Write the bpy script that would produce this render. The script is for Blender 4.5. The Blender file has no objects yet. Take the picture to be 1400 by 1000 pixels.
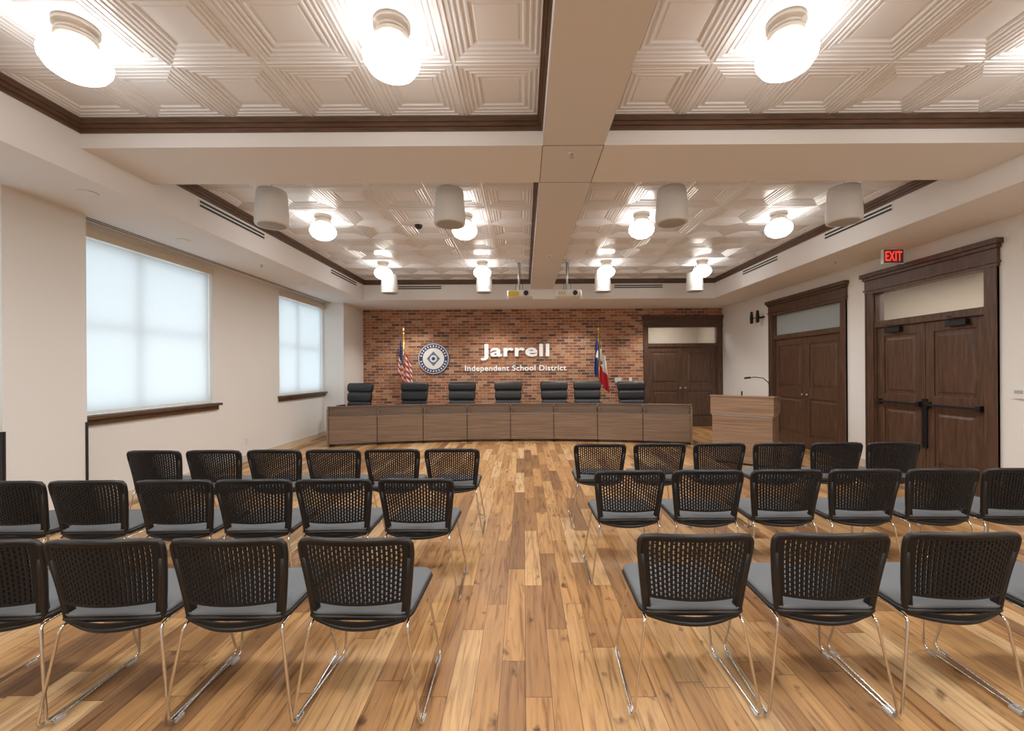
import bpy, math, random
from mathutils import Vector, Matrix
random.seed(4)
sc = bpy.context.scene
try:
    sc.view_settings.view_transform = 'Standard'
    sc.view_settings.look = 'None'
except Exception: pass

# ------------------------------------------------------------ materials
def nt(m):
    m.use_nodes = True
    return m.node_tree, m.node_tree.nodes, m.node_tree.links
def mat(name, col, rough=0.5, metal=0.0, emis=None, es=0.0, bump=0.0, bscale=200, spec=None):
    m = bpy.data.materials.new(name); t, n, l = nt(m)
    b = n['Principled BSDF']
    b.inputs['Base Color'].default_value = (*col, 1)
    b.inputs['Roughness'].default_value = rough
    b.inputs['Metallic'].default_value = metal
    if spec is not None: b.inputs['Specular IOR Level'].default_value = spec
    if emis:
        b.inputs['Emission Color'].default_value = (*emis, 1)
        b.inputs['Emission Strength'].default_value = es
    tc = n.new('ShaderNodeTexCoord'); no = n.new('ShaderNodeTexNoise')
    no.inputs['Scale'].default_value = bscale
    l.new(tc.outputs['Object'], no.inputs['Vector'])
    if bump > 0:
        bp = n.new('ShaderNodeBump'); bp.inputs['Strength'].default_value = bump
        bp.inputs['Distance'].default_value = 0.002
        l.new(no.outputs['Fac'], bp.inputs['Height']); l.new(bp.outputs['Normal'], b.inputs['Normal'])
    else:
        mr = n.new('ShaderNodeMapRange')
        mr.inputs['To Min'].default_value = max(0, rough-0.03); mr.inputs['To Max'].default_value = min(1, rough+0.03)
        l.new(no.outputs['Fac'], mr.inputs['Value']); l.new(mr.outputs['Result'], b.inputs['Roughness'])
    return m
def ramp(n, stops):
    r = n.new('ShaderNodeValToRGB'); e = r.color_ramp.elements
    while len(e) < len(stops): e.new(0.5)
    for i, (p, c) in enumerate(stops):
        e[i].position = p; e[i].color = (*c, 1)
    return r
def wood(name, c1, c2, scale, rough=0.4, bump=0.1):
    m = bpy.data.materials.new(name); t, n, l = nt(m); b = n['Principled BSDF']
    tc = n.new('ShaderNodeTexCoord'); mp = n.new('ShaderNodeMapping'); mp.inputs['Scale'].default_value = scale
    no = n.new('ShaderNodeTexNoise'); no.inputs['Scale'].default_value = 1; no.inputs['Detail'].default_value = 6
    no.inputs['Distortion'].default_value = 0.6
    r = ramp(n, [(0.3, c1), (0.7, c2)])
    l.new(tc.outputs['Object'], mp.inputs['Vector']); l.new(mp.outputs['Vector'], no.inputs['Vector'])
    l.new(no.outputs['Fac'], r.inputs['Fac']); l.new(r.outputs['Color'], b.inputs['Base Color'])
    bp = n.new('ShaderNodeBump'); bp.inputs['Strength'].default_value = bump; bp.inputs['Distance'].default_value = 0.001
    l.new(no.outputs['Fac'], bp.inputs['Height']); l.new(bp.outputs['Normal'], b.inputs['Normal'])
    b.inputs['Roughness'].default_value = rough
    return m
def floor_mat():
    m = bpy.data.materials.new('plank_floor'); t, n, l = nt(m); b = n['Principled BSDF']
    def M(op, a, bb=None, cc=None):
        x = n.new('ShaderNodeMath'); x.operation = op
        for i, v in enumerate((a, bb, cc)):
            if v is None: continue
            if isinstance(v, (int, float)): x.inputs[i].default_value = v
            else: l.new(v, x.inputs[i])
        return x.outputs[0]
    tc = n.new('ShaderNodeTexCoord'); sp = n.new('ShaderNodeSeparateXYZ'); l.new(tc.outputs['Object'], sp.inputs[0])
    px = M('DIVIDE', sp.outputs[0], 0.118); ip = M('FLOOR', px); fx = M('FRACT', px)
    wn = n.new('ShaderNodeTexWhiteNoise'); wn.noise_dimensions = '1D'; l.new(ip, wn.inputs['W'])
    py = M('ADD', M('DIVIDE', sp.outputs[1], 1.0), M('MULTIPLY', wn.outputs['Value'], 17.3))
    iq = M('FLOOR', py); fy = M('FRACT', py)
    cb = n.new('ShaderNodeCombineXYZ'); l.new(ip, cb.inputs[0]); l.new(iq, cb.inputs[1])
    w2 = n.new('ShaderNodeTexWhiteNoise'); w2.noise_dimensions = '2D'; l.new(cb.outputs[0], w2.inputs['Vector'])
    r = ramp(n, [(0.0, (0.24, 0.125, 0.057)), (0.2, (0.38, 0.20, 0.082)), (0.5, (0.49, 0.27, 0.108)), (0.8, (0.57, 0.345, 0.155)), (1.0, (0.66, 0.44, 0.235))])
    l.new(w2.outputs['Value'], r.inputs['Fac'])
    g = n.new('ShaderNodeCombineXYZ')
    l.new(M('ADD', M('MULTIPLY', sp.outputs[0], 26), M('MULTIPLY', w2.outputs['Value'], 50)), g.inputs[0])
    l.new(M('MULTIPLY', sp.outputs[1], 1.9), g.inputs[1]); l.new(M('MULTIPLY', w2.outputs['Value'], 31), g.inputs[2])
    no = n.new('ShaderNodeTexNoise'); no.inputs['Scale'].default_value = 1; no.inputs['Detail'].default_value = 7; no.inputs['Distortion'].default_value = 1.4
    l.new(g.outputs[0], no.inputs['Vector'])
    gr = ramp(n, [(0.30, (0.50, 0.42, 0.36)), (0.47, (0.93, 0.92, 0.91)), (0.7, (1.15, 1.13, 1.10))]); l.new(no.outputs['Fac'], gr.inputs['Fac'])
    mx = n.new('ShaderNodeMixRGB'); mx.blend_type = 'MULTIPLY'; mx.inputs['Fac'].default_value = 1
    l.new(r.outputs['Color'], mx.inputs[1]); l.new(gr.outputs['Color'], mx.inputs[2])
    k = n.new('ShaderNodeCombineXYZ'); l.new(M('MULTIPLY', sp.outputs[0], 13), k.inputs[0]); l.new(M('MULTIPLY', sp.outputs[1], 7), k.inputs[1]); l.new(M('MULTIPLY', w2.outputs['Value'], 9), k.inputs[2])
    no2 = n.new('ShaderNodeTexNoise'); no2.inputs['Scale'].default_value = 1; no2.inputs['Detail'].default_value = 3; l.new(k.outputs[0], no2.inputs['Vector'])
    kr = ramp(n, [(0.25, (0.20, 0.15, 0.12)), (0.36, (1, 1, 1))]); l.new(no2.outputs['Fac'], kr.inputs['Fac'])
    mk = n.new('ShaderNodeMixRGB'); mk.blend_type = 'MULTIPLY'; mk.inputs['Fac'].default_value = 0.85
    l.new(mx.outputs[0], mk.inputs[1]); l.new(kr.outputs['Color'], mk.inputs[2])
    ex = M('MINIMUM', fx, M('SUBTRACT', 1.0, fx)); ey = M('MULTIPLY', M('MINIMUM', fy, M('SUBTRACT', 1.0, fy)), 8.0)
    ed = M('MINIMUM', ex, ey); gap = M('LESS_THAN', ed, 0.014)
    m2 = n.new('ShaderNodeMixRGB'); l.new(M('MULTIPLY', gap, 0.7), m2.inputs['Fac']); l.new(mk.outputs[0], m2.inputs[1]); m2.inputs[2].default_value = (0.07, 0.035, 0.017, 1)
    l.new(m2.outputs[0], b.inputs['Base Color'])
    rr = n.new('ShaderNodeMapRange'); rr.inputs['To Min'].default_value = 0.34; rr.inputs['To Max'].default_value = 0.50
    l.new(no.outputs['Fac'], rr.inputs['Value']); l.new(rr.outputs['Result'], b.inputs['Roughness'])
    b.inputs['Specular IOR Level'].default_value = 0.4
    bp = n.new('ShaderNodeBump'); bp.inputs['Strength'].default_value = 0.15; bp.inputs['Distance'].default_value = 0.002
    l.new(M('SUBTRACT', no.outputs['Fac'], gap), bp.inputs['Height']); l.new(bp.outputs['Normal'], b.inputs['Normal'])
    return m
def brick_mat():
    m = bpy.data.materials.new('brick'); t, n, l = nt(m); b = n['Principled BSDF']
    tc = n.new('ShaderNodeTexCoord'); sp = n.new('ShaderNodeSeparateXYZ'); l.new(tc.outputs['Object'], sp.inputs[0])
    cb = n.new('ShaderNodeCombineXYZ'); l.new(sp.outputs[0], cb.inputs[0]); l.new(sp.outputs[2], cb.inputs[1])
    br = n.new('ShaderNodeTexBrick'); l.new(cb.outputs[0], br.inputs['Vector'])
    br.inputs['Color1'].default_value = (0, 0, 0, 1); br.inputs['Color2'].default_value = (1, 1, 1, 1); br.inputs['Mortar'].default_value = (0, 0, 0, 1)
    br.inputs['Scale'].default_value = 1; br.inputs['Mortar Size'].default_value = 0.006; br.inputs['Mortar Smooth'].default_value = 0.1
    br.inputs['Brick Width'].default_value = 0.212; br.inputs['Row Height'].default_value = 0.071
    r = ramp(n, [(0.0, (0.13, 0.065, 0.05)), (0.22, (0.27, 0.11, 0.06)), (0.45, (0.40, 0.155, 0.075)), (0.68, (0.50, 0.21, 0.095)), (0.86, (0.56, 0.33, 0.19)), (1.0, (0.22, 0.12, 0.085))])
    l.new(br.outputs['Color'], r.inputs['Fac'])
    no = n.new('ShaderNodeTexNoise'); no.inputs['Scale'].default_value = 30; no.inputs['Detail'].default_value = 5; l.new(tc.outputs['Object'], no.inputs['Vector'])
    nr = ramp(n, [(0.3, (0.68, 0.66, 0.64)), (0.7, (1.2, 1.2, 1.2))]); l.new(no.outputs['Fac'], nr.inputs['Fac'])
    mu = n.new('ShaderNodeMixRGB'); mu.blend_type = 'MULTIPLY'; mu.inputs['Fac'].default_value = 1
    l.new(r.outputs['Color'], mu.inputs[1]); l.new(nr.outputs['Color'], mu.inputs[2])
    mx = n.new('ShaderNodeMixRGB'); l.new(br.outputs['Fac'], mx.inputs['Fac']); l.new(mu.outputs[0], mx.inputs[1]); mx.inputs[2].default_value = (0.54, 0.45, 0.36, 1)
    l.new(mx.outputs[0], b.inputs['Base Color']); b.inputs['Roughness'].default_value = 0.8
    bp = n.new('ShaderNodeBump'); bp.invert = True; bp.inputs['Strength'].default_value = 0.6; bp.inputs['Distance'].default_value = 0.006
    l.new(br.outputs['Fac'], bp.inputs['Height']); l.new(bp.outputs['Normal'], b.inputs['Normal'])
    return m
def shade_mat():
    m = bpy.data.materials.new('shade_fabric'); t, n, l = nt(m)
    n.remove(n['Principled BSDF']); o = n['Material Output']
    tr = n.new('ShaderNodeBsdfTranslucent'); tr.inputs['Color'].default_value = (0.87, 0.92, 0.94, 1)
    df = n.new('ShaderNodeBsdfDiffuse'); df.inputs['Color'].default_value = (0.83, 0.86, 0.88, 1)
    mx = n.new('ShaderNodeMixShader'); mx.inputs[0].default_value = 0.4
    tc = n.new('ShaderNodeTexCoord'); no = n.new('ShaderNodeTexNoise'); no.inputs['Scale'].default_value = 300
    l.new(tc.outputs['Object'], no.inputs['Vector'])
    bp = n.new('ShaderNodeBump'); bp.inputs['Strength'].default_value = 0.1; bp.inputs['Distance'].default_value = 0.001
    l.new(no.outputs['Fac'], bp.inputs['Height']); l.new(bp.outputs['Normal'], df.inputs['Normal'])
    l.new(tr.outputs[0], mx.inputs[1]); l.new(df.outputs[0], mx.inputs[2]); l.new(mx.outputs[0], o.inputs['Surface'])
    return m
def glass_mat(name, tint, rough, mixf):
    m = bpy.data.materials.new(name); t, n, l = nt(m)
    b = n['Principled BSDF']; o = n['Material Output']
    b.inputs['Base Color'].default_value = (*tint, 1); b.inputs['Roughness'].default_value = rough
    tr = n.new('ShaderNodeBsdfTransparent'); mx = n.new('ShaderNodeMixShader'); mx.inputs[0].default_value = mixf
    l.new(tr.outputs[0], mx.inputs[1]); l.new(b.outputs[0], mx.inputs[2]); l.new(mx.outputs[0], o.inputs['Surface'])
    return m

WALL = mat('wall_paint', (0.80, 0.785, 0.755), 0.85, bump=0.15, bscale=250)
SOFF = mat('soffit_paint', (0.81, 0.80, 0.79), 0.85, bump=0.1, bscale=250)
BEAM = mat('beam_paint', (0.72, 0.705, 0.695), 0.8, bump=0.1, bscale=250)
TILE = mat('pressed_tile_white', (0.82, 0.825, 0.84), 0.2)
DWOOD = wood('dark_stained_wood', (0.056, 0.029, 0.018), (0.13, 0.068, 0.041), (25, 25, 3), 0.38)
DWOODH = wood('dark_trim_wood', (0.085, 0.045, 0.026), (0.15, 0.082, 0.048), (6, 6, 40), 0.4)
LAM = wood('desk_laminate', (0.16, 0.105, 0.070), (0.29, 0.195, 0.135), (1.5, 1.5, 55), 0.45)
LAMD = wood('desk_laminate_dark', (0.12, 0.080, 0.057), (0.21, 0.143, 0.103), (1.5, 1.5, 55), 0.4)
LECT = wood('lectern_laminate', (0.22, 0.135, 0.085), (0.39, 0.255, 0.165), (1.5, 1.5, 50), 0.45)
FLOOR = floor_mat(); BRICK = brick_mat(); SHADE = shade_mat()
BLK = mat('black_plastic', (0.008, 0.008, 0.009), 0.42)
MESHB = mat('black_mesh_plastic', (0.009, 0.009, 0.010), 0.55, spec=0.3)
PAD = mat('grey_upholstery', (0.135, 0.145, 0.155), 0.8, bump=0.3, bscale=400)
CHR = mat('chrome', (0.72, 0.70, 0.67), 0.14, 1.0)
ALU = mat('aluminium', (0.6, 0.6, 0.6), 0.35, 1.0)
LEATH = mat('black_leather', (0.018, 0.019, 0.021), 0.38, bump=0.2, bscale=120)
WHT = mat('white_plastic', (0.78, 0.77, 0.75), 0.5)
SPK = mat('speaker_white', (0.74, 0.73, 0.71), 0.55)
GRILL = mat('speaker_grille', (0.42, 0.41, 0.40), 0.7)
BRASS = mat('satin_fixture_metal', (0.50, 0.43, 0.36), 0.35, 0.6)
GLOBE = mat('opal_globe', (0.9, 0.9, 0.88), 0.2, emis=(1.0, 0.975, 0.94), es=9)
DOWN = mat('downlight_lens', (0.9, 0.9, 0.88), 0.3, emis=(1.0, 0.95, 0.88), es=6)
DARK = mat('dark_slot', (0.02, 0.02, 0.02), 0.6)
BASEB = mat('baseboard_paint', (0.66, 0.57, 0.44), 0.6)
LETW = mat('letter_white_glow', (0.88, 0.88, 0.87), 0.4, emis=(1,1,1), es=0.25)  # slight glow added to lift the white; the letters are unlit
NAVY = mat('navy', (0.025, 0.055, 0.16), 0.5)
MARKB = mat('mark_blue_grey', (0.12, 0.18, 0.30), 0.5)
NAVYF = mat('flag_navy', (0.02, 0.045, 0.17), 0.8)
REDF = mat('flag_red', (0.55, 0.02, 0.03), 0.8)
WHTF = mat('flag_white', (0.82, 0.81, 0.79), 0.8)
GOLD = mat('gold', (0.70, 0.45, 0.13), 0.3, 1.0)
REDE = mat('exit_red', (0.8, 0.03, 0.03), 0.4, emis=(1.0, 0.05, 0.04), es=1.2)
EXITF = mat('exit_face', (0.16, 0.10, 0.10), 0.4)
GLASS = glass_mat('clear_glass', (0.8, 0.85, 0.85), 0.03, 0.12)
FROST = mat('frosted_glass', (0.34, 0.38, 0.37), 0.25)
YEL = mat('yellow_label', (0.75, 0.62, 0.05), 0.5)
LENS = mat('lens_glass', (0.02, 0.02, 0.03), 0.05)
CLEARP = mat('glide_plastic', (0.55, 0.53, 0.5), 0.2)
FRAMEW = mat('window_frame_grey', (0.6, 0.62, 0.63), 0.5)
CORR = mat('corridor_paint', (0.50, 0.42, 0.33), 0.8)

# ------------------------------------------------------------ mesh builder
class MB:
    def __init__(s): s.v = []; s.f = []; s.m = []; s.s = []; s.mats = []
    def mi(s, m):
        if m not in s.mats: s.mats.append(m)
        return s.mats.index(m)
    def face(s, idx, m, smooth=False): s.f.append(tuple(idx)); s.m.append(s.mi(m)); s.s.append(smooth)
    def hexa(s, p, m):
        b = len(s.v); s.v += [tuple(q) for q in p]
        for f in ((0,3,2,1),(4,5,6,7),(0,1,5,4),(1,2,6,5),(2,3,7,6),(3,0,4,7)):
            s.face([b+i for i in f], m)
    def box(s, x0, x1, y0, y1, z0, z1, m):
        s.hexa([(x0,y0,z0),(x1,y0,z0),(x1,y1,z0),(x0,y1,z0),(x0,y0,z1),(x1,y0,z1),(x1,y1,z1),(x0,y1,z1)], m)
    def lathe(s, prof, c, m, seg=32, axis='z', smooth=True):
        b = len(s.v)
        for (r, h) in prof:
            for k in range(seg):
                a = 2*math.pi*k/seg; p = (r*math.cos(a), r*math.sin(a), h)
                if axis == 'y': p = (p[0], p[2], p[1])
                if axis == 'x': p = (p[2], p[0], p[1])
                s.v.append((c[0]+p[0], c[1]+p[1], c[2]+p[2]))
        for j in range(len(prof)-1):
            for k in range(seg):
                k2 = (k+1) % seg
                s.face([b+j*seg+k, b+j*seg+k2, b+(j+1)*seg+k2, b+(j+1)*seg+k], m, smooth)
        if prof[0][0] > 1e-5: s.face([b+k for k in range(seg)], m)
        if prof[-1][0] > 1e-5: s.face([b+(len(prof)-1)*seg+k for k in range(seg)], m)
    def cyl(s, c, r, h, m, seg=24, axis='z'): s.lathe([(r,0),(r,h)], c, m, seg, axis)
    def tube(s, pts, r, m, seg=8, closed=False, ry=None):
        pts = [Vector(p) for p in pts]; n = len(pts); b = len(s.v); up = None
        rr = r if isinstance(r, (list, tuple)) else [r]*n
        for i in range(n):
            if closed: t = pts[(i+1) % n]-pts[i-1]
            else: t = pts[min(i+1, n-1)]-pts[max(i-1, 0)]
            t.normalize()
            if up is None:
                up = Vector((0,0,1)) if abs(t.z) < 0.9 else Vector((0,1,0))
            up = (up - t*up.dot(t)).normalized(); sd = t.cross(up)
            for k in range(seg):
                a = 2*math.pi*k/seg
                q = pts[i]+up*math.cos(a)*rr[i]+sd*math.sin(a)*(ry if ry else rr[i])
                s.v.append(tuple(q))
        for i in range(n if closed else n-1):
            i2 = (i+1) % n
            for k in range(seg):
                k2 = (k+1) % seg
                s.face([b+i*seg+k, b+i*seg+k2, b+i2*seg+k2, b+i2*seg+k], m, True)
        if not closed:
            s.face([b+k for k in range(seg)], m); s.face([b+(n-1)*seg+k for k in range(seg)], m)
    def loft(s, rings, m, smooth=True):
        b = len(s.v); n = len(rings[0])
        for r in rings: s.v += [tuple(p) for p in r]
        for j in range(len(rings)-1):
            for k in range(n):
                k2 = (k+1) % n
                s.face([b+j*n+k, b+j*n+k2, b+(j+1)*n+k2, b+(j+1)*n+k], m, smooth)
        s.face([b+k for k in range(n)], m, smooth); s.face([b+(len(rings)-1)*n+k for k in range(n)], m, smooth)
    def gridsolid(s, nu, nv, pos, keep, m, smooth=False):
        b = len(s.v); W = nu+1
        for L in (0, 1):
            for j in range(nv+1):
                for i in range(W): s.v.append(tuple(pos(i, j, L)))
        N = W*(nv+1); K = lambda i, j: 0 <= i < nu and 0 <= j < nv and keep(i, j)
        for j in range(nv):
            for i in range(nu):
                if not K(i, j): continue
                a = b+j*W+i; q = [a, a+1, a+1+W, a+W]
                s.face(q, m, smooth); s.face([x+N for x in reversed(q)], m, smooth)
                if not K(i, j-1): s.face([a, a+N, a+1+N, a+1], m)
                if not K(i, j+1): s.face([a+W, a+1+W, a+1+W+N, a+W+N], m)
                if not K(i-1, j): s.face([a, a+W, a+W+N, a+N], m)
                if not K(i+1, j): s.face([a+1, a+1+N, a+1+W+N, a+1+W], m)
    def mesh(s, name, fixn=True):
        me = bpy.data.meshes.new(name); me.from_pydata(s.v, [], s.f)
        for m in s.mats: me.materials.append(m)
        me.polygons.foreach_set('material_index', s.m); me.polygons.foreach_set('use_smooth', s.s)
        me.update()
        if fixn:
            import bmesh
            bm = bmesh.new(); bm.from_mesh(me); bmesh.ops.recalc_face_normals(bm, faces=bm.faces); bm.to_mesh(me); bm.free()
        return me
    def obj(s, name, loc=(0,0,0), rot=0, bevel=0.0, fixn=True):
        return inst(s.mesh(name, fixn), name, loc, rot, bevel)
def inst(me, name, loc=(0,0,0), rot=0, bevel=0.0):
    o = bpy.data.objects.new(name, me); sc.collection.objects.link(o)
    o.location = loc; o.rotation_euler = (0, 0, rot)
    if bevel > 0:
        bv = o.modifiers.new('bevel', 'BEVEL'); bv.width = bevel; bv.segments = 2; bv.limit_method = 'ANGLE'
    return o
def rrect(hx, hy, r, z, cx=0, cy=0, n=6):
    out = []
    for (sx, sy, a0) in ((1,1,0),(-1,1,90),(-1,-1,180),(1,-1,270)):
        for k in range(n+1):
            a = math.radians(a0+90*k/n)
            out.append((cx+sx*(hx-r)+r*math.cos(a), cy+sy*(hy-r)+r*math.sin(a), z))
    return out
def wall_holes(mb, a, b, z0, z1, t0, t1, holes, m, axis):
    us = sorted(set([a, b]+[h[0] for h in holes]+[h[1] for h in holes]))
    zs = sorted(set([z0, z1]+[max(z0, h[2]) for h in holes]+[h[3] for h in holes]))
    for i in range(len(us)-1):
        for j in range(len(zs)-1):
            uc = (us[i]+us[i+1])/2; zc = (zs[j]+zs[j+1])/2
            if any(h[0] < uc < h[1] and h[2] < zc < h[3] for h in holes): continue
            if axis == 'y': mb.box(t0, t1, us[i], us[i+1], zs[j], zs[j+1], m)
            else: mb.box(us[i], us[i+1], t0, t1, zs[j], zs[j+1], m)

# ------------------------------------------------------------ dimensions
D = 11.0; YB = -3.4
XL, XR = -4.57, 5.11
SX0, SX1 = -3.53, 4.235
BX0, BX1 = 0.163, 0.653
CB0, CB1 = 3.42, 4.09
FE = 9.47
ZS, ZB, ZC, ZT = 3.05, 3.27, 3.49, 3.62
FY0 = CB0-0.61*9

# ---- shell
b = MB(); b.box(-5.0, 7.6, YB-0.3, 13.2, -0.12, 0, FLOOR); b.obj('floor')
b = MB(); wall_holes(b, XL-0.18, XR+0.14, 0, ZT, D, D+0.15, [(3.18, 5.0, -1, 2.60)], BRICK, 'x'); b.obj('wall_back')
NEARD = (4.71, 6.24); FARD = (6.86, 8.76)
b = MB(); wall_holes(b, YB, D, 0, ZT, XR, XR+0.14, [(NEARD[0], NEARD[1], -1, 2.60), (FARD[0], FARD[1], -1, 2.60)], WALL, 'y'); b.obj('wall_right')
WIN = [(4.30, 6.28), (8.0, 9.78), (1.65, 3.50)]  # third opening is out of view, added to let in more daylight
WZ0, WZ1 = 1.03, 2.92
b = MB(); wall_holes(b, YB, D, 0, ZT, XL-0.18, XL, [(w[0], w[1], WZ0, WZ1) for w in WIN], WALL, 'y')
b.box(XL, -4.35, 3.57, 4.26, 0, ZS, WALL); b.box(XL, -4.35, YB, 1.55, 0, ZS, WALL)
b.box(XL, -4.12, 9.80, D, 0, ZS, WALL); b.obj('wall_left')
b = MB(); b.box(XL-0.18, XR+0.14, YB-0.15, YB, 0, ZT, WALL); b.obj('wall_front')
b = MB(); b.box(XL-0.2, XR+0.16, YB-0.15, D+0.15, ZT, ZT+0.1, SOFF)
b.box(XL, SX0, YB, D, ZS, ZT, SOFF); b.box(SX1, XR, YB, D, ZS, ZT, SOFF)
b.box(SX0, SX1, FE, D, ZS, ZT, SOFF); b.box(SX0, SX1, YB, FY0, ZS, ZT, SOFF)
b.obj('ceiling')
b = MB(); b.box(SX0, SX1, CB0, CB1, ZB, ZT, SOFF); b.obj('beam_cross')
b = MB(); b.box(BX0, BX1, FY0, CB0, ZB-0.001, ZT, BEAM); b.box(BX0, BX1, CB0, CB1, ZB-0.002, ZB, BEAM); b.box(BX0, BX1, CB1, FE, ZB-0.001, ZT, BEAM)
for y in (CB0, CB1): b.box(BX0, BX1, y-0.002, y+0.002, ZB-0.003, ZB, DARK)
for x in (BX0, BX1): b.box(x-0.002, x+0.002, CB0, CB1, ZB-0.0035, ZB, DARK)
b.obj('beam_main')
prof = [(1,0),(0.978,0),(0.965,-0.005),(0.94,-0.005),(0.925,0.003),(0.85,0.003),(0.832,0.011),(0.80,0.011),(0.782,0.005),(0.755,0.005),(0.735,0.014),(0.69,0.014),(0.672,0.008),(0.64,0.008),(0.62,0.018),(0.57,0.018),(0.552,0.011),(0.51,0.011),(0.485,0.022),(0.43,0.022),(0.41,0.018),(0.0,0.018)]
b = MB()
def bay(x0, x1, y0, y1, nx, ny):
    dx = (x1-x0)/nx; dy = (y1-y0)/ny
    for i in range(nx):
        for j in range(ny):
            cx = x0+(i+.5)*dx; cy = y0+(j+.5)*dy; base = len(b.v)
            for (r, h) in prof[:-1]:
                for (sx, sy) in ((-1,-1),(1,-1),(1,1),(-1,1)):
                    b.v.append((cx+sx*r*dx/2, cy+sy*r*dy/2, ZC+h))
            n = len(prof)-1
            for k in range(n-1):
                for q in range(4):
                    q2 = (q+1) % 4
                    b.face([base+k*4+q, base+(k+1)*4+q, base+(k+1)*4+q2, base+k*4+q2], TILE)
            b.face([base+(n-1)*4+q for q in (3,2,1,0)], TILE)
bays = [(SX0, BX0, CB1, FE, 6, 9), (BX1, SX1, CB1, FE, 6, 9), (SX0, BX0, FY0, CB0, 6, 9), (BX1, SX1, FY0, CB0, 6, 9)]
for q in bays: bay(*q)
b.obj('ceiling_tiles', fixn=False)
for i, (x0, x1, y0, y1, _, _) in enumerate(bays):
    b = MB()
    for (d, za, zb) in ((0.016, 3.385, 3.415), (0.030, 3.415, 3.445), (0.045, 3.445, 3.483)):
        b.box(x0, x1, y0, y0+d, za, zb, DWOODH); b.box(x0, x1, y1-d, y1, za, zb, DWOODH)
        b.box(x0, x0+d, y0+d, y1-d, za, zb, DWOODH); b.box(x1-d, x1, y0+d, y1-d, za, zb, DWOODH)
    b.obj('trim_%d' % (i+1))
b = MB(); b.box(XL, XL+0.015, 4.26, 9.8, 0, 0.11, BASEB); b.box(XL, -4.105, 9.785, 9.8, 0, 0.11, BASEB); b.box(-4.12, -4.105, 9.8, D, 0, 0.11, BASEB)
b.box(-4.35, -4.335, 3.57, 4.26, 0, 0.11, BASEB); b.box(XL, XL+0.015, 1.55, 3.57, 0, 0.11, BASEB); b.box(-4.35, -4.335, YB, 1.55, 0, 0.11, BASEB); b.obj('baseboard_left')
b = MB()
for (a, c) in ((YB, 4.59), (6.37, 6.73), (8.89, D)): b.box(XR-0.015, XR, a, c, 0, 0.11, BASEB)
b.obj('baseboard_right')
b = MB(); b.box(-4.1, 3.05, D-0.015, D, 0, 0.11, DWOODH); b.obj('baseboard_back')

# ---- windows
for i, (y0, y1) in enumerate(WIN):
    b = MB(); xo = XL-0.15
    ym = (y0+y1)/2-0.14; zm = 1.03+0.95
    for (a, c) in ((y0, y0+0.06), (ym-0.025, ym+0.025), (y1-0.06, y1)): b.box(xo, xo+0.04, a, c, WZ0, WZ1, FRAMEW)
    for (a, c) in ((WZ0, WZ0+0.06), (zm-0.02, zm+0.02), (WZ1-0.06, WZ1)): b.box(xo+0.002, xo+0.038, y0, y1, a, c, FRAMEW)
    b.obj('window_%d' % (i+1))
    b = MB(); xs = XL-0.045
    b.box(xs-0.001, xs+0.001, y0+0.015, y1-0.015, WZ0+0.03, WZ1-0.02, SHADE)
    b.box(xs-0.008, xs+0.008, y0+0.015, y1-0.015, WZ0+0.01, WZ0+0.035, WHT)
    b.box(XL+0.001, XL+0.035, y0+0.005, y1+0.01, WZ1-0.02, WZ1+0.06, BASEB)
    b.obj('roller_shade')
    b = MB()
    ya = 4.262 if i == 0 else y0-0.06; yb = 9.795 if i == 1 else y1+0.11
    if i == 2: yb = 3.565; ya = 1.56
    b.box(XL, XL+0.075, ya, yb, WZ0-0.045, WZ0-0.01, DWOODH)
    b.box(XL, XL+0.03, ya+0.02, yb-0.02 if i != 1 else yb, WZ0-0.11, WZ0-0.045, DWOODH)
    b.box(XL-0.1, XL, y0, y1, WZ0-0.02, WZ0-0.005, DWOODH)
    b.obj('window_sill')
b = MB()
for y in (3.566, 4.262):
    b.box(-4.352, -4.343, y-0.02 if y > 4 else y, y if y > 4 else y+0.02, 0.11, 0.985, DARK)
    b.box(-4.40, -4.343, y-0.006 if y < 4 else y-0.002, y+0.004, 0.11, 0.985, DARK)
b.obj('trim_5')

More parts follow.
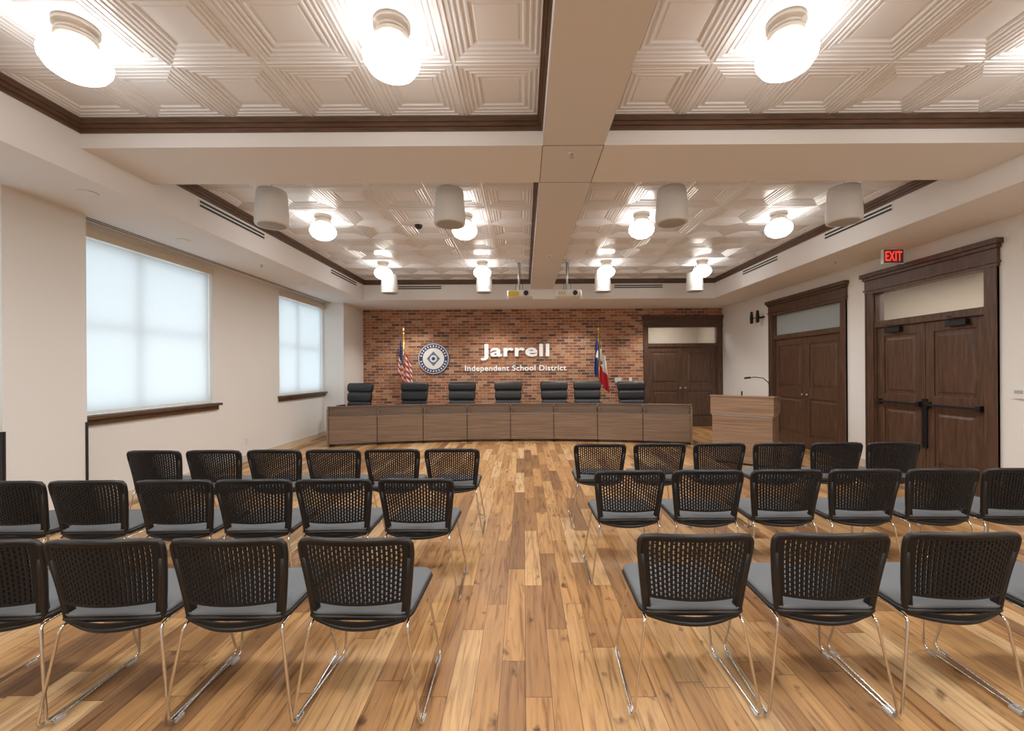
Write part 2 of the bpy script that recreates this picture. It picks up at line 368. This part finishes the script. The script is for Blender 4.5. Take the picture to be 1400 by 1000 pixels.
# ---- doors
def door(name, W, loc, rot, frosted=False, panic=False, closer=False, cw=0.12):
    b = MB(); h = W/2; T = 2.06
    for sx in (-1, 1):
        b.box(min(sx*h, sx*(h-0.03)), max(sx*h, sx*(h-0.03)), 0.0, 0.13, 0, 2.60, DWOOD)
        b.box(min(sx*(h-0.015), sx*(h+cw)), max(sx*(h-0.015), sx*(h+cw)), -0.028, 0, 0, 2.60, DWOOD)
        b.box(min(sx*(h+cw-0.02), sx*(h+cw)), max(sx*(h+cw-0.02), sx*(h+cw)), -0.038, 0, 0, 2.60, DWOOD)
    b.box(-h, h, 0.0, 0.13, 2.56, 2.60, DWOOD)
    b.box(-h, h, -0.01, 0.13, T+0.0, T+0.09, DWOOD)
    b.box(-h-cw-0.01, h+cw+0.01, -0.035, 0, 2.56, 2.76, DWOOD)
    b.box(-h-cw-0.02, h+cw+0.02, -0.05, 0, 2.60, 2.625, DWOOD)
    b.box(-h-cw-0.025, h+cw+0.025, -0.06, 0, 2.76, 2.80, DWOOD)
    b.box(-h-cw-0.045, h+cw+0.045, -0.085, 0, 2.80, 2.86, DWOOD)
    g = FROST if frosted else GLASS
    b.box(-h+0.03, h-0.03, 0.06, 0.066, T+0.09, 2.56, g)
    for (a, c) in ((-h+0.03, -0.004), (0.004, h-0.03)):
        b.box(a, c, 0.045, 0.075, 0.01, T, DWOOD)
        st = 0.11
        b.box(a, a+st, 0.03, 0.045, 0.01, T, DWOOD); b.box(c-st, c, 0.03, 0.045, 0.01, T, DWOOD)
        for (za, zb) in ((0.01, 0.24), (0.93, 1.12), (T-0.13, T)): b.box(a+st, c-st, 0.03, 0.045, za, zb, DWOOD)
        for (za, zb) in ((0.24, 0.93), (1.12, T-0.13)):
            x0, x1, z0, z1 = a+st+0.035, c-st-0.035, za+0.035, zb-0.035; w = 0.03
            b.hexa([(x0,0.045,z0),(x1,0.045,z0),(x1,0.045,z1),(x0,0.045,z1),(x0+w,0.033,z0+w),(x1-w,0.033,z0+w),(x1-w,0.033,z1-w),(x0+w,0.033,z1-w)], DWOOD)
        if panic:
            b.box(a+0.05, c-0.05, -0.035, -0.010, 0.990, 1.020, BLK)
            for xx in (a+0.03, c-0.08): b.box(xx, xx+0.05, -0.03, 0.03, 0.970, 1.04, BLK)
            m0 = c-0.03 if c < 0.1 else a
            b.box(m0, m0+0.03, 0.005, 0.03, 0.45, 1.08, BLK)
        else:
            kx = c-0.06 if c < 0.1 else a+0.06
            b.lathe([(0.0,-0.035),(0.022,-0.033),(0.026,-0.02),(0.012,-0.01),(0.012,0.0)], (kx, 0.03, 1.0), ALU, 12, 'y')
        if closer:
            cx = (a+0.18) if c < 0.1 else c-0.42
            b.box(cx, cx+0.24, -0.03, 0.03, T-0.09, T-0.02, BLK)
            b.tube([(cx+0.05, -0.03, T-0.02), (cx+0.2, -0.10, T+0.0), (cx+0.02, -0.02, T+0.03)], 0.008, BLK, 6)
    return b.obj(name, loc, rot, bevel=0.003)
door('door_1', 1.53, (XR, sum(NEARD)/2, 0), -math.pi/2, panic=True, closer=True)
door('door_2', 1.90, (XR, sum(FARD)/2, 0), -math.pi/2, frosted=True, cw=0.11)
door('door_3', 1.82, (4.09, D, 0), 0, cw=0.10)
b = MB(); b.box(7.4, 7.5, 3.6, 9.6, 0, 3.0, CORR); b.box(XR+0.14, 7.4, 3.5, 3.6, 0, 3.0, CORR); b.box(XR+0.14, 7.4, 9.5, 9.6, 0, 3.0, CORR); b.box(XR+0.14, 7.5, 3.5, 9.6, 3.0, 3.08, SOFF)
b.box(2.9, 5.3, 13.0, 13.1, 0, 3.0, CORR); b.box(2.8, 2.9, D+0.15, 13.1, 0, 3.0, CORR); b.box(5.3, 5.4, D+0.15, 13.1, 0, 3.0, CORR); b.box(2.8, 5.4, D+0.15, 13.1, 3.0, 3.08, SOFF)
for (x, y) in ((6.2, 5.2), (6.9, 6.4), (6.2, 7.4), (4.0, 12.0)): b.cyl((x, y, 2.985), 0.09, 0.012, DOWN)
b.obj('wall_corridor')

# ---- chairs
def chair_mesh():
    b = MB(); z0, zt = 0.413, 0.778
    def hw(z):
        h = 0.198+0.036*min(1, (z-z0)/0.30)
        r = 0.030
        if z > zt-r: h = h-r+math.sqrt(max(0, r*r-(z-(zt-r))**2))
        if z < z0+0.03: h = h-0.03+math.sqrt(max(0, 0.03**2-(z0+0.03-z)**2))
        return h
    def P(u, z, off=0):
        arch = 0.010*(1-u*u)*max(0, (z-0.7)/0.078) - 0.010*(1-u*u)*max(0, (0.48-z)/0.07)
        y = 0.012-0.05*(max(0, z-z0)/0.365)**1.6+0.045*u*u
        return Vector((u*hw(z), y+off, z+arch))
    path = []
    zs = [z0+0.006+(zt-z0-0.012)*k/22 for k in range(23)]
    for z in zs: path.append(P(1, z))
    for k in range(1, 12): path.append(P(1-2*k/12, zt))
    for z in reversed(zs): path.append(P(-1, z))
    for k in range(1, 12): path.append(P(-1+2*k/12, z0))
    b.tube(path, 0.010, BLK, 8, closed=True, ry=0.012)
    nb = 23; span = 1.77; bw = span/(nb+(nb-1)*0.85); sw = bw*0.85
    us = [-1, -0.94, -0.885]; x = -0.885
    for k in range(nb):
        x += bw; us.append(x)
        if k < nb-1: x += sw; us.append(x)
    us += [0.94, 1]
    zz = [z0, 0.425, 0.438]
    zz += [0.438+0.064*k/3 for k in range(1, 4)]
    zz.append(0.512); npf = 44; ZP = 0.756
    zz += [0.512+(ZP-0.512)*k/npf for k in range(1, npf+1)]
    zz += [0.768, 0.773, zt]
    def keep(i, j):
        if i < 2 or i >= len(us)-3: return True
        z = (zz[j]+zz[j+1])/2
        if z < 0.438: return True
        if z < 0.502: return False
        if z < 0.512 or z > ZP: return True
        c = i-2; rj = j-6
        if c % 2 == 0: return True
        return (rj+(2 if (c//2) % 2 else 0)) % 4 == 0
    b.gridsolid(len(us)-1, len(zz)-1, lambda i, j, L: P(us[i], zz[j], -0.004 if L == 0 else 0.005), keep, MESHB)
    for sx in (-1, 1):
        b.tube([P(sx*0.95, 0.70, .004), P(sx*0.95, 0.6, .006), P(sx*0.94, 0.50, .010), P(sx*0.94, 0.45, .016), (sx*0.185, 0.09, 0.437)], [0.012, 0.015, 0.017, 0.018, 0.014], BLK, 8)
    rings = []
    for (e, z) in ((0.03, 0.418), (0.008, 0.424), (0.0, 0.434), (0.004, 0.444), (0.012, 0.447)):
        rings.append(rrect(0.225-e, 0.215-e, 0.055, z, 0, 0.245))
    b.loft(rings, BLK)
    rings = []
    for (e, z) in ((0.010, 0.446), (0.007, 0.454), (0.011, 0.461), (0.025, 0.465), (0.08, 0.463)):
        rings.append(rrect(0.225-e, 0.215-e, 0.05 if e < 0.05 else 0.03, z, 0, 0.245))
    b.loft(rings, PAD)
    def rnd(pts, r=0.035):
        out = []; n = len(pts)
        for i in range(n):
            p = Vector(pts[i]); a = (Vector(pts[i-1])-p); c = (Vector(pts[(i+1) % n])-p)
            a = a.normalized()*r; c = c.normalized()*r
            for k in range(5):
                t = k/4; out.append((1-t)**2*(p+a)+2*t*(1-t)*p+t*t*(p+c))
        return out
    for sx in (-1, 1):
        b.tube(rnd([(sx*0.268, 0.0, 0.012), (sx*0.205, 0.035, 0.412), (sx*0.19, 0.40, 0.412), (sx*0.250, 0.462, 0.012)]), 0.0062, CHR, 8, closed=True)
        for y in (0.05, 0.41): b.box(sx*(0.266-(y*0.04))-0.011, sx*(0.266-(y*0.04))+0.011, y-0.022, y+0.022, 0.0, 0.012, CLEARP)
    for (y, w) in ((0.10, 0.20), (0.34, 0.193)): b.tube([(-w, y, 0.412), (w, y, 0.412)], 0.0055, CHR, 8)
    return b.mesh('stacking_chair')
CM = chair_mesh()
F = 585.0; CX, CY = 716, 507
rows = [(1.78, [951, 1137, 1318, 1500]), (1.76, [483, 308, 138, -30]),
        (2.90, [861, 968, 1076, 1184, 1291, 1396]), (2.72, [567, 454, 344, 235, 116, 6]),
        (3.95, [820, 902, 984, 1066, 1145, 1223]), (3.75, [617, 535, 454, 373, 290, 208])]
for (Y, pxs) in rows:
    for p in pxs:
        inst(CM, 'stacking_chair', ((p-CX)*Y/F, Y, 0), random.uniform(-0.03, 0.03))

# ---- dais desk
ca = (-0.28, 8.87-11.5); A = 0.311; NS = 8
def ap(a, r): return (ca[0]+r*math.sin(a), ca[1]+r*math.cos(a))
b = MB()
def segbox(a0, a1, r0, r1, z0, z1, m):
    p = [ap(a0, r0), ap(a1, r0), ap(a1, r1), ap(a0, r1)]
    b.hexa([(*q, z0) for q in p]+[(*q, z1) for q in p], m)
for k in range(NS):
    a0 = -A+2*A*k/NS; a1 = a0+2*A/NS; g = 0.0006
    segbox(a0+g, a1-g, 11.50, 11.53, 0.055, 0.575, LAM)
    segbox(a0, a1, 11.515, 11.535, 0.07, 0.56, DARK)
    segbox(a0, a1, 11.495, 11.66, 0.585, 0.605, LAMD)
    segbox(a0, a1, 11.505, 11.54, 0.575, 0.585, ALU)
    segbox(a0+g, a1-g, 11.60, 11.63, 0.605, 0.765, LAMD)
    segbox(a0+0.0002, a1-0.0002, 11.585, 11.66, 0.765, 0.785, LAMD)
    segbox(a0, a1, 11.62, 12.20, 0.70, 0.73, LAM)
    segbox(a0+0.001, a0+0.004, 11.53, 12.15, 0.055, 0.70, LAMD)
for a0, a1 in ((-A-0.003, -A), (A, A+0.003)):
    segbox(a0, a1, 11.495, 12.20, 0.0, 0.73, LAM)
    segbox(a0, a1, 11.60, 11.70, 0.60, 0.785, LAMD)
for k in range(NS+1):
    a = -A+2*A*k/NS
    for r in (11.52, 12.1):
        x, y = ap(a*0.995, r); b.cyl((x, y, 0), 0.022, 0.058, BLK, 12)
b.obj('dais_desk', bevel=0.002)

# ---- executive chairs
def exec_mesh():
    b = MB()
    def backrings(w, z0, z1, yb, th, lean, n=10):
        rings = []
        for k in range(n+1):
            t = k/n; z = z0+(z1-z0)*t
            e = (1-(2*t-1)**4)
            hw = w*(0.92+0.08*e); d = th*(0.45+0.55*e)
            yc = yb+lean*t
            ring = rrect(hw, d/2, min(d/2*0.95, 0.03), z, 0, 0, 4)
            rings.append([(x, yc+y-0.05*(x/w)**2*1.0, zz) for (x, y, zz) in ring])
        return rings
    b.loft(backrings(0.30, 0.52, 0.80, 0.25, 0.10, 0.02), LEATH)
    b.loft(backrings(0.31, 0.78, 1.02, 0.27, 0.11, 0.03), LEATH)
    b.loft(backrings(0.325, 1.00, 1.21, 0.30, 0.12, 0.015), LEATH)
    b.loft(backrings(0.28, 0.50, 1.17, 0.30, 0.06, 0.06), BLK)
    rings = []
    for (e, z) in ((0.05, 0.42), (0.01, 0.44), (0, 0.47), (0.01, 0.51), (0.05, 0.535)): rings.append(rrect(0.26-e, 0.25-e, 0.07, z))
    b.loft(rings, LEATH)
    for sx in (-1, 1):
        b.tube([(sx*0.25, 0.15, 0.44), (sx*0.31, 0.16, 0.50), (sx*0.315, 0.17, 0.66), (sx*0.31, 0.05, 0.69), (sx*0.31, -0.12, 0.69), (sx*0.31, -0.16, 0.62), (sx*0.25, -0.1, 0.44)], 0.018, BLK, 8)
        b.loft([rrect(0.028, 0.12, 0.02, 0.70, sx*0.31, 0.0, 4), rrect(0.034, 0.13, 0.02, 0.715, sx*0.31, 0.0, 4), rrect(0.028, 0.12, 0.02, 0.73, sx*0.31, 0.0, 4)], LEATH)
    b.cyl((0, 0, 0.12), 0.03, 0.30, BLK); b.cyl((0, 0, 0.10), 0.05, 0.06, ALU)
    b.box(-0.09, 0.09, -0.1, 0.1, 0.39, 0.43, BLK)
    for k in range(5):
        a = 2*math.pi*k/5+0.3; c, s_ = math.cos(a), math.sin(a)
        b.tube([(0.03*c, 0.03*s_, 0.125), (0.17*c, 0.17*s_, 0.11), (0.31*c, 0.31*s_, 0.075)], [0.022, 0.018, 0.013], ALU, 8)
        b.cyl((0.31*c-0.02, 0.31*s_, 0.03), 0.03, 0.04, BLK, 14, 'x')
    return b.mesh('executive_chair')
EM = exec_mesh()
for (p, y, r) in ((488, 9.45, 0.30), (565, 9.70, 0.12), (631, 9.78, 0.05), (695, 9.80, -0.03), (759, 9.82, -0.12), (801, 9.90, 0.10), (864, 9.62, -0.08)):
    inst(EM, 'executive_chair', ((p-CX)*(y+0.25)/F, y, 0), -r)

# ---- lectern
b = MB()
b.box(-0.42, 0.42, -0.32, 0.32, 0.03, 0.74, LECT)
b.box(-0.39, 0.39, -0.29, 0.29, 0.0, 0.03, BLK)
b.box(-0.425, 0.425, -0.325, 0.325, 0.742, 0.765, ALU)
def slab(x0, x1, y0, y1, z0, zf, zb, m): b.hexa([(x0,y0,z0),(x1,y0,z0),(x1,y1,z0),(x0,y1,z0),(x0,y0,zf),(x1,y0,zf),(x1,y1,zb),(x0,y1,zb)], m)
slab(-0.44, 0.44, -0.34, 0.34, 0.767, 1.045, 1.00, LECT)
b.hexa([(-0.45,-0.35,1.045),(0.45,-0.35,1.045),(0.45,0.35,1.0),(-0.45,0.35,1.0),(-0.45,-0.35,1.07),(0.45,-0.35,1.07),(0.45,0.35,1.025),(-0.45,0.35,1.025)], LECT)
b.tube([(0.33, 0.12, 1.03), (0.33, 0.12, 1.14), (0.31, 0.10, 1.26), (0.24, 0.06, 1.33), (0.14, 0.0, 1.345), (0.08, -0.03, 1.34)], 0.007, BLK, 8)
b.tube([(0.08, -0.03, 1.34), (0.0, -0.07, 1.33)], 0.016, BLK, 10)
b.cyl((0.33, 0.12, 1.03), 0.03, 0.025, BLK, 16)
b.tube([(-0.05, 0.0, 1.04), (-0.05, 0.0, 1.12)], 0.012, BLK, 8)
b.obj('lectern', (3.53, 6.82, 0), math.radians(-38), bevel=0.003)

# ---- ceiling lights
def light_mesh():
    b = MB()
    b.lathe([(0.105, 0.0175), (0.105, -0.015), (0.09, -0.022), (0.088, -0.05), (0.098, -0.055), (0.098, -0.075), (0.085, -0.085), (0.07, -0.092)], (0,0,0), BRASS, 32)
    b.lathe([(0.066, -0.085), (0.074, -0.10), (0.112, -0.112), (0.148, -0.140), (0.163, -0.18), (0.158, -0.215), (0.132, -0.255), (0.085, -0.286), (0.04, -0.299), (0.0, -0.302)], (0,0,0), GLOBE, 40)
    return b.mesh('ceiling_light')
LM = light_mesh()
LX = [SX0+0.6155*1.5, SX0+0.6155*4.5, BX1+0.597*1.5, BX1+0.597*4.5]
SL = bpy.data.lights.new('globe_fill_spot', 'SPOT'); SL.energy = 66; SL.spot_size = math.radians(176); SL.spot_blend = 0.9; SL.color = (1, 0.985, 0.965); SL.shadow_soft_size = 0.15  # wide spot added below each globe to brighten floor and walls, not ceiling
for x in LX:
    for y in (CB1+0.5978*2.5, CB1+0.5978*6.5, CB0-0.61*1.5, CB0-0.61*4.5, CB0-0.61*7.5):  # last two rows are out of view, added to brighten the room
        o = inst(LM, 'ceiling_light', (x, y, ZC))
        q = bpy.data.objects.new('fill_spot', SL); sc.collection.objects.link(q); q.parent = o; q.location = (0, 0, -0.47)
# ---- pendant speakers
b = MB()
b.lathe([(0.0, -0.50), (0.13, -0.50), (0.133, -0.498)], (0,0,0), GRILL, 36)
b.lathe([(0.133, -0.498), (0.156, -0.498), (0.162, -0.485), (0.162, -0.38), (0.156, -0.34), (0.146, -0.17), (0.136, -0.138), (0.10, -0.128), (0.0, -0.125)], (0,0,0), SPK, 36)
b.tube([(0, 0, -0.13), (0, 0, 0.018)], 0.006, WHT, 8); b.cyl((0, 0, 0.0), 0.045, 0.018, WHT, 20)
SM = b.mesh('pendant_speaker')
for x in LX:
    for y in (CB1+0.5978*0.6, CB1+0.5978*7.1): inst(SM, 'pendant_speaker', (x, y, ZC))
# ---- projectors
for (x, lab) in ((-0.06, True), (0.84, False)):
    b = MB(); z = -0.60
    b.loft([rrect(0.235-e, 0.17-e, 0.04, z+h) for (e, h) in ((0.02, -0.06), (0.003, -0.05), (0, 0.0), (0.003, 0.05), (0.02, 0.06))], WHT)
    b.lathe([(0.0, -0.19), (0.045, -0.19), (0.05, -0.165), (0.05, -0.15)], (0.11, 0, z), LENS, 24, 'y')
    b.lathe([(0.052, -0.185), (0.062, -0.185), (0.062, -0.15)], (0.11, 0, z), ALU, 24, 'y')
    for k in range(6): b.box(-0.20+k*0.025, -0.188+k*0.025, -0.172, -0.168, z-0.03, z+0.03, GRILL)
    if lab: b.box(-0.21, -0.02, -0.177, -0.171, z-0.05, z+0.035, YEL)
    b.box(-0.13, 0.13, -0.10, 0.10, z+0.06, z+0.075, ALU)
    b.tube([(-0.02, 0, z+0.07), (-0.02, 0, 0.018)], 0.02, ALU, 12); b.box(-0.09, 0.05, -0.07, 0.07, 0.0, 0.018, WHT)
    for q in (-0.08, 0.05): b.tube([(q, 0.02, z+0.07), (q, 0.02, z+0.22), (q*0.3, 0.02, z+0.30), (q*0.3, 0.02, 0.012)], 0.004, BLK, 6)
    b.obj('ceiling_projector', (x, 8.0, ZC), 0)
# ---- air slots, downlights, sprinklers
def slot(name, p0, p1, axis, side, z0=3.275, z1=3.37):
    b = MB()
    for (za, zb, m, d) in ((z0, z1, WHT, 0.004), (z0+0.012, z0+0.036, DARK, 0.006), (z0+0.056, z0+0.080, DARK, 0.006)):
        e = 0.0 if m is WHT else 0.015
        if axis == 'y': b.box(min(side[0], side[0]+side[1]*d), max(side[0], side[0]+side[1]*d), p0+e, p1-e, za, zb, m)
        else: b.box(p0+e, p1-e, side[0]-d, side[0], za, zb, m)
    b.obj(name)
for (a, c) in ((4.66, 5.85), (7.85, 9.05)): slot('air_diffuser', a, c, 'y', (SX0, 1))
for (a, c) in ((4.89, 6.01), (7.1, 8.25)): slot('air_diffuser', a, c, 'y', (SX1, -1))
for (a, c) in ((-3.05, -1.80), (2.0, 3.1)): slot('air_diffuser', a, c, 'x', (FE, 0))
b = MB()
for x in (-4.47, -4.42): b.box(x, x+0.022, 4.27, 9.79, ZS-0.004, ZS, DARK)
b.box(-4.48, -4.388, 4.265, 9.795, ZS-0.002, ZS, WHT); b.obj('shade_track')
b = MB(); b.lathe([(0.0, -0.004), (0.05, -0.004)], (0,0,0), DOWN, 24); b.lathe([(0.05, -0.006), (0.07, -0.006), (0.072, 0.0)], (0,0,0), WHT, 24)
DM = b.mesh('recessed_downlight')
dl = [(-2.75, 10.2), (-0.72, 10.2), (1.3, 10.2), (3.35, 10.2), (-3.8, 3.74), (-4.05, 5.1), (4.7, 5.2), (4.7, 7.8), (-3.9, 7.6)]
for (x, y) in dl: inst(DM, 'recessed_downlight', (x, y, ZS))
for (x, y) in dl[:4]:
    L = bpy.data.lights.new('downlight_beam', 'SPOT'); L.energy = 105; L.spot_size = math.radians(120); L.spot_blend = 0.7; L.color = (1, 0.94, 0.86); L.shadow_soft_size = 0.05
    o = bpy.data.objects.new('downlight_beam', L); sc.collection.objects.link(o); o.location = (x, y, ZS-0.02)
b = MB(); b.cyl((0,0,-0.006), 0.035, 0.006, WHT, 20); b.cyl((0,0,-0.03), 0.008, 0.024, ALU, 10); b.cyl((0,0,-0.033), 0.016, 0.003, ALU, 12)
SPM = b.mesh('fire_sprinkler')
for (x, y, z) in ((0.41, 3.55, ZB-0.002), (0.41, 6.7, ZB-0.001), (0.41, 1.2, ZB-0.001), (-3.85, 6.3, ZS), (4.6, 6.3, ZS), (0.3, 10.0, ZS)): inst(SPM, 'fire_sprinkler', (x, y, z))
b = MB(); b.cyl((0,0,-0.02), 0.07, 0.038, WHT, 24); b.lathe([(0.055, -0.02), (0.05, -0.05), (0.03, -0.068), (0, -0.074)], (0,0,0), LENS, 24)
b.obj('dome_camera', (-1.43, 5.86, ZC))

# ---- exit sign
def text_mesh(s, W, H, depth, off=0.0, spacing=1.0):
    cu = bpy.data.curves.new('t', 'FONT'); cu.body = s; cu.size = 1; cu.extrude = 0.5; cu.offset = off; cu.space_character = spacing
    o = bpy.data.objects.new('t', cu); sc.collection.objects.link(o)
    bpy.context.view_layer.update()
    dg = bpy.context.evaluated_depsgraph_get(); me = bpy.data.meshes.new_from_object(o.evaluated_get(dg))
    bpy.data.objects.remove(o)
    xs = [v.co.x for v in me.vertices]; ys = [v.co.y for v in me.vertices]
    x0, x1, y0, y1 = min(xs), max(xs), min(ys), max(ys)
    for v in me.vertices:
        x, y, z = v.co
        v.co = ((x-(x0+x1)/2)*W/(x1-x0), -z*depth, (y-y0)*H/(y1-y0))
    return me
ex = bpy.data.objects.new('exit_sign', None); sc.collection.objects.link(ex); ex.location = (4.85, 5.60, 2.94); ex.scale = (0.86, 1, 0.9)
b = MB(); b.box(-0.15, 0.15, 0.0, 0.03, -0.10, 0.095, EXITF)
for q in ((-0.16, 0.16, 0.095, 0.105), (-0.16, 0.16, -0.11, -0.10)): b.box(q[0], q[1], -0.004, 0.034, q[2], q[3], WHT)
for q in ((-0.16, -0.15), (0.15, 0.16)): b.box(q[0], q[1], -0.004, 0.034, -0.10, 0.095, WHT)
b.box(-0.06, 0.06, 0.0, 0.03, 0.105, 0.122, WHT)
hs = b.obj('housing'); hs.parent = ex
me = text_mesh('EXIT', 0.25, 0.14, 0.004, 0.012, 1.08); me.materials.append(REDE)
t = bpy.data.objects.new('letters', me); sc.collection.objects.link(t); t.parent = ex; t.location = (0, -0.003, -0.070)

# ---- wall lettering & emblem
me = text_mesh('Jarrell', 1.76, 0.42, 0.03, 0.022, 1.04); me.materials.append(LETW)
t = bpy.data.objects.new('wall_lettering', me); sc.collection.objects.link(t); t.location = (-0.22, D-0.03, 1.735)
me = text_mesh('Independent School District', 2.60, 0.185, 0.02, 0.018, 1.08); me.materials.append(LETW)
t = bpy.data.objects.new('wall_lettering', me); sc.collection.objects.link(t); t.location = (-0.205, D-0.02, 1.425)
b = MB()
R = 0.40
b.lathe([(R, 0.0), (R, -0.03)], (0,0,0), NAVY, 64, 'y')
b.lathe([(R-0.012, -0.03), (R-0.012, -0.034)], (0,0,0), WHTF, 64, 'y')
b.lathe([(R-0.03, -0.034), (R-0.03, -0.037)], (0,0,0), NAVY, 64, 'y')
b.lathe([(0.275, -0.037), (0.275, -0.040)], (0,0,0), WHTF, 64, 'y')
for k in range(28):
    a = 2*math.pi*k/28; c, s_ = math.cos(a), math.sin(a); r0, r1 = 0.300, 0.345; w = 0.016
    q = [(r0*c-w*s_, r0*s_+w*c), (r1*c-w*s_, r1*s_+w*c), (r1*c+w*s_, r1*s_-w*c), (r0*c+w*s_, r0*s_-w*c)]
    if k % 14 != 0: b.hexa([(x, -0.036, z) for x, z in q]+[(x, -0.040, z) for x, z in q], WHTF)
def poly(pts, y0, y1, m):
    i0 = len(b.v); b.v.extend([(x, y0, z) for x, z in pts]+[(x, y1, z) for x, z in pts]); n = len(pts)
    b.face([i0+n+i for i in range(n)], m)
    for i in range(n): b.face([i0+i, i0+(i+1) % n, i0+n+(i+1) % n, i0+n+i], m)
poly([(0, 0.19), (0.17, 0.0), (0, -0.19), (-0.17, 0.0)], -0.038, -0.043, MARKB)
b.lathe([(0.09, -0.043), (0.09, -0.046)], (0,0,0), WHTF, 32, 'y')
b.lathe([(0.045, -0.046), (0.045, -0.049)], (0,0,0), NAVY, 32, 'y')
b.obj('wall_emblem', (-2.31, D, 1.79))

# ---- flags
def flag(name, x, kind):
    root = bpy.data.objects.new(name, None); sc.collection.objects.link(root); root.location = (x, 10.62, 0)
    b = MB()
    b.lathe([(0.16, 0.0), (0.16, 0.02), (0.13, 0.04), (0.05, 0.06), (0.03, 0.11)], (0,0,0), GOLD, 28)
    b.tube([(0,0,0.05), (0,0,2.38)], 0.016, GOLD, 12)
    b.lathe([(0.0, 2.38), (0.022, 2.385), (0.035, 2.41), (0.014, 2.43), (0.012, 2.44), (0.045, 2.465), (0.025, 2.51), (0.0, 2.56)], (0,0,0), GOLD, 16)
    b.obj('pole').parent = root
    b = MB(); NU, NV = 50, 52
    for j in range(NV+1):
        for i in range(NU+1):
            s_ = i/NU; t_ = j/NV
            ph = s_*20+t_*1.5; env = min(1, s_*6)
            pz = 2.30-(1-t_)*0.85-0.60*(s_**0.9)
            wd = 0.16+0.20*(2.30-pz)/1.45
            px = (s_-0.38)*wd*1.25-0.016*math.sin(ph)*env
            py = -0.045-0.05*math.cos(ph+t_)*env
            b.v.append((px, py, pz))
    W = NU+1
    for j in range(NV):
        for i in range(NU):
            s_ = (i+.5)/NU; t_ = (j+.5)/NV
            if kind == 'us':
                st = int((1-t_)*13)
                m = REDF if st % 2 == 0 else WHTF
                if s_ < 0.40 and st < 7:
                    m = NAVYF
                    if i % 4 == 1 and j % 4 == (2 if (i//4) % 2 else 0): m = WHTF
            else:
                m = NAVYF if s_ < 0.36 else (WHTF if t_ > 0.5 else REDF)
                if s_ < 0.36:
                    dx = (s_-0.18)/0.13; dz = (t_-0.62)/0.15; rr = math.hypot(dx, dz); aa = math.atan2(dx, dz)
                    if rr < 0.42+0.5*max(0, math.cos(2.5*aa))**1.5: m = WHTF
            b.face([j*W+i, j*W+i+1, (j+1)*W+i+1, (j+1)*W+i], m, True)
    o = b.obj('cloth', fixn=False); o.parent = root
    b = MB(); b.tube([(0.03, -0.04, 2.28), (0.05, -0.10, 2.0), (0.045, -0.115, 1.75)], 0.006, GOLD, 6)
    b.lathe([(0.008, 1.75), (0.022, 1.72), (0.025, 1.62), (0, 1.62)], (0.045, -0.115, 0), GOLD, 10); b.obj('tassel').parent = root
flag('american_flag', (552-CX)*10.62/F, 'us'); flag('texas_flag', (819-CX)*10.62/F, 'tx')

# ---- small wall devices
def plate(name, loc, rot, w=0.075, h=0.12, kind='switch'):
    b = MB(); b.box(-w/2, w/2, -0.006, 0, -h/2, h/2, WHT)
    if kind == 'switch': b.box(-0.016, 0.016, -0.010, -0.006, -0.032, 0.032, WHT); b.box(-0.018, 0.018, -0.0065, -0.006, -0.035, 0.035, GRILL)
    elif kind == 'outlet':
        for z in (-0.025, 0.025):
            b.box(-0.016, 0.016, -0.008, -0.006, z-0.014, z+0.014, WHT)
            for x in (-0.006, 0.006): b.box(x-0.0015, x+0.0015, -0.0085, -0.008, z-0.006, z+0.006, DARK)
    else:
        b.box(-w/2+0.01, w/2-0.01, -0.022, -0.006, -h/2+0.01, h/2-0.01, WHT); b.box(-w/2+0.02, w/2-0.02, -0.023, -0.022, 0, h/2-0.025, GRILL)
    b.obj(name, loc, rot, bevel=0.001)
plate('light_switch', ((845-CX)/53.2, D, 1.22), 0, 0.16, 0.12)
plate('light_switch', ((862-CX)/53.2, D, 1.22), 0)
plate('wall_outlet', (XL, 7.05, 0.33), math.pi/2, kind='outlet')
plate('wall_outlet', (-4.35, 4.02, 0.33), math.pi/2, kind='outlet')
plate('thermostat', (XR, 4.40, 1.20), -math.pi/2, 0.12, 0.12, 'thermo')
b = MB()
b.box(-0.14, 0.14, -0.03, 0, -0.02, 0.02, BLK)
for x in (-0.12, 0.12):
    b.tube([(x, -0.03, 0.0), (x, -0.12, 0.0), (x, -0.14, 0.02)], 0.008, BLK, 8)
    b.loft([rrect(0.03, 0.022, 0.01, -0.12, x, -0.14, 3), rrect(0.035, 0.028, 0.01, 0.0, x, -0.14, 3), rrect(0.022, 0.02, 0.01, 0.14, x, -0.14, 3)], BLK)
b.obj('wireless_antenna', (XR, 9.2, 2.58), -math.pi/2)

# ---- world, lights
w = bpy.data.worlds.new('World'); sc.world = w; w.use_nodes = True
bg = w.node_tree.nodes['Background']; bg.inputs[0].default_value = (0.87, 0.95, 1.0, 1); bg.inputs[1].default_value = 2.3
def area(name, loc, sx, sy, e, col=(1, 0.96, 0.9)):
    L = bpy.data.lights.new(name, 'AREA'); L.shape = 'RECTANGLE'; L.size = sx; L.size_y = sy; L.energy = e; L.color = col
    o = bpy.data.objects.new(name, L); sc.collection.objects.link(o); o.location = loc; return o
area('corridor_light', (6.2, 6.5, 2.95), 1.0, 4.0, 70); area('vestibule_light', (4.1, 12.1, 2.95), 1, 1, 22)

# ---- camera
cd = bpy.data.cameras.new('camera'); cam = bpy.data.objects.new('camera', cd); sc.collection.objects.link(cam)
cd.sensor_width = 36; cd.lens = 585/1400*36; cd.clip_start = 0.02
cd.shift_x = -16/1400; cd.shift_y = 7/1400
cam.matrix_world = Matrix.Translation((0, 0, 1.47)) @ Matrix.Rotation(math.pi/2, 4, 'X') @ Matrix.Rotation(-math.radians(0.35), 4, 'Z')
sc.camera = cam
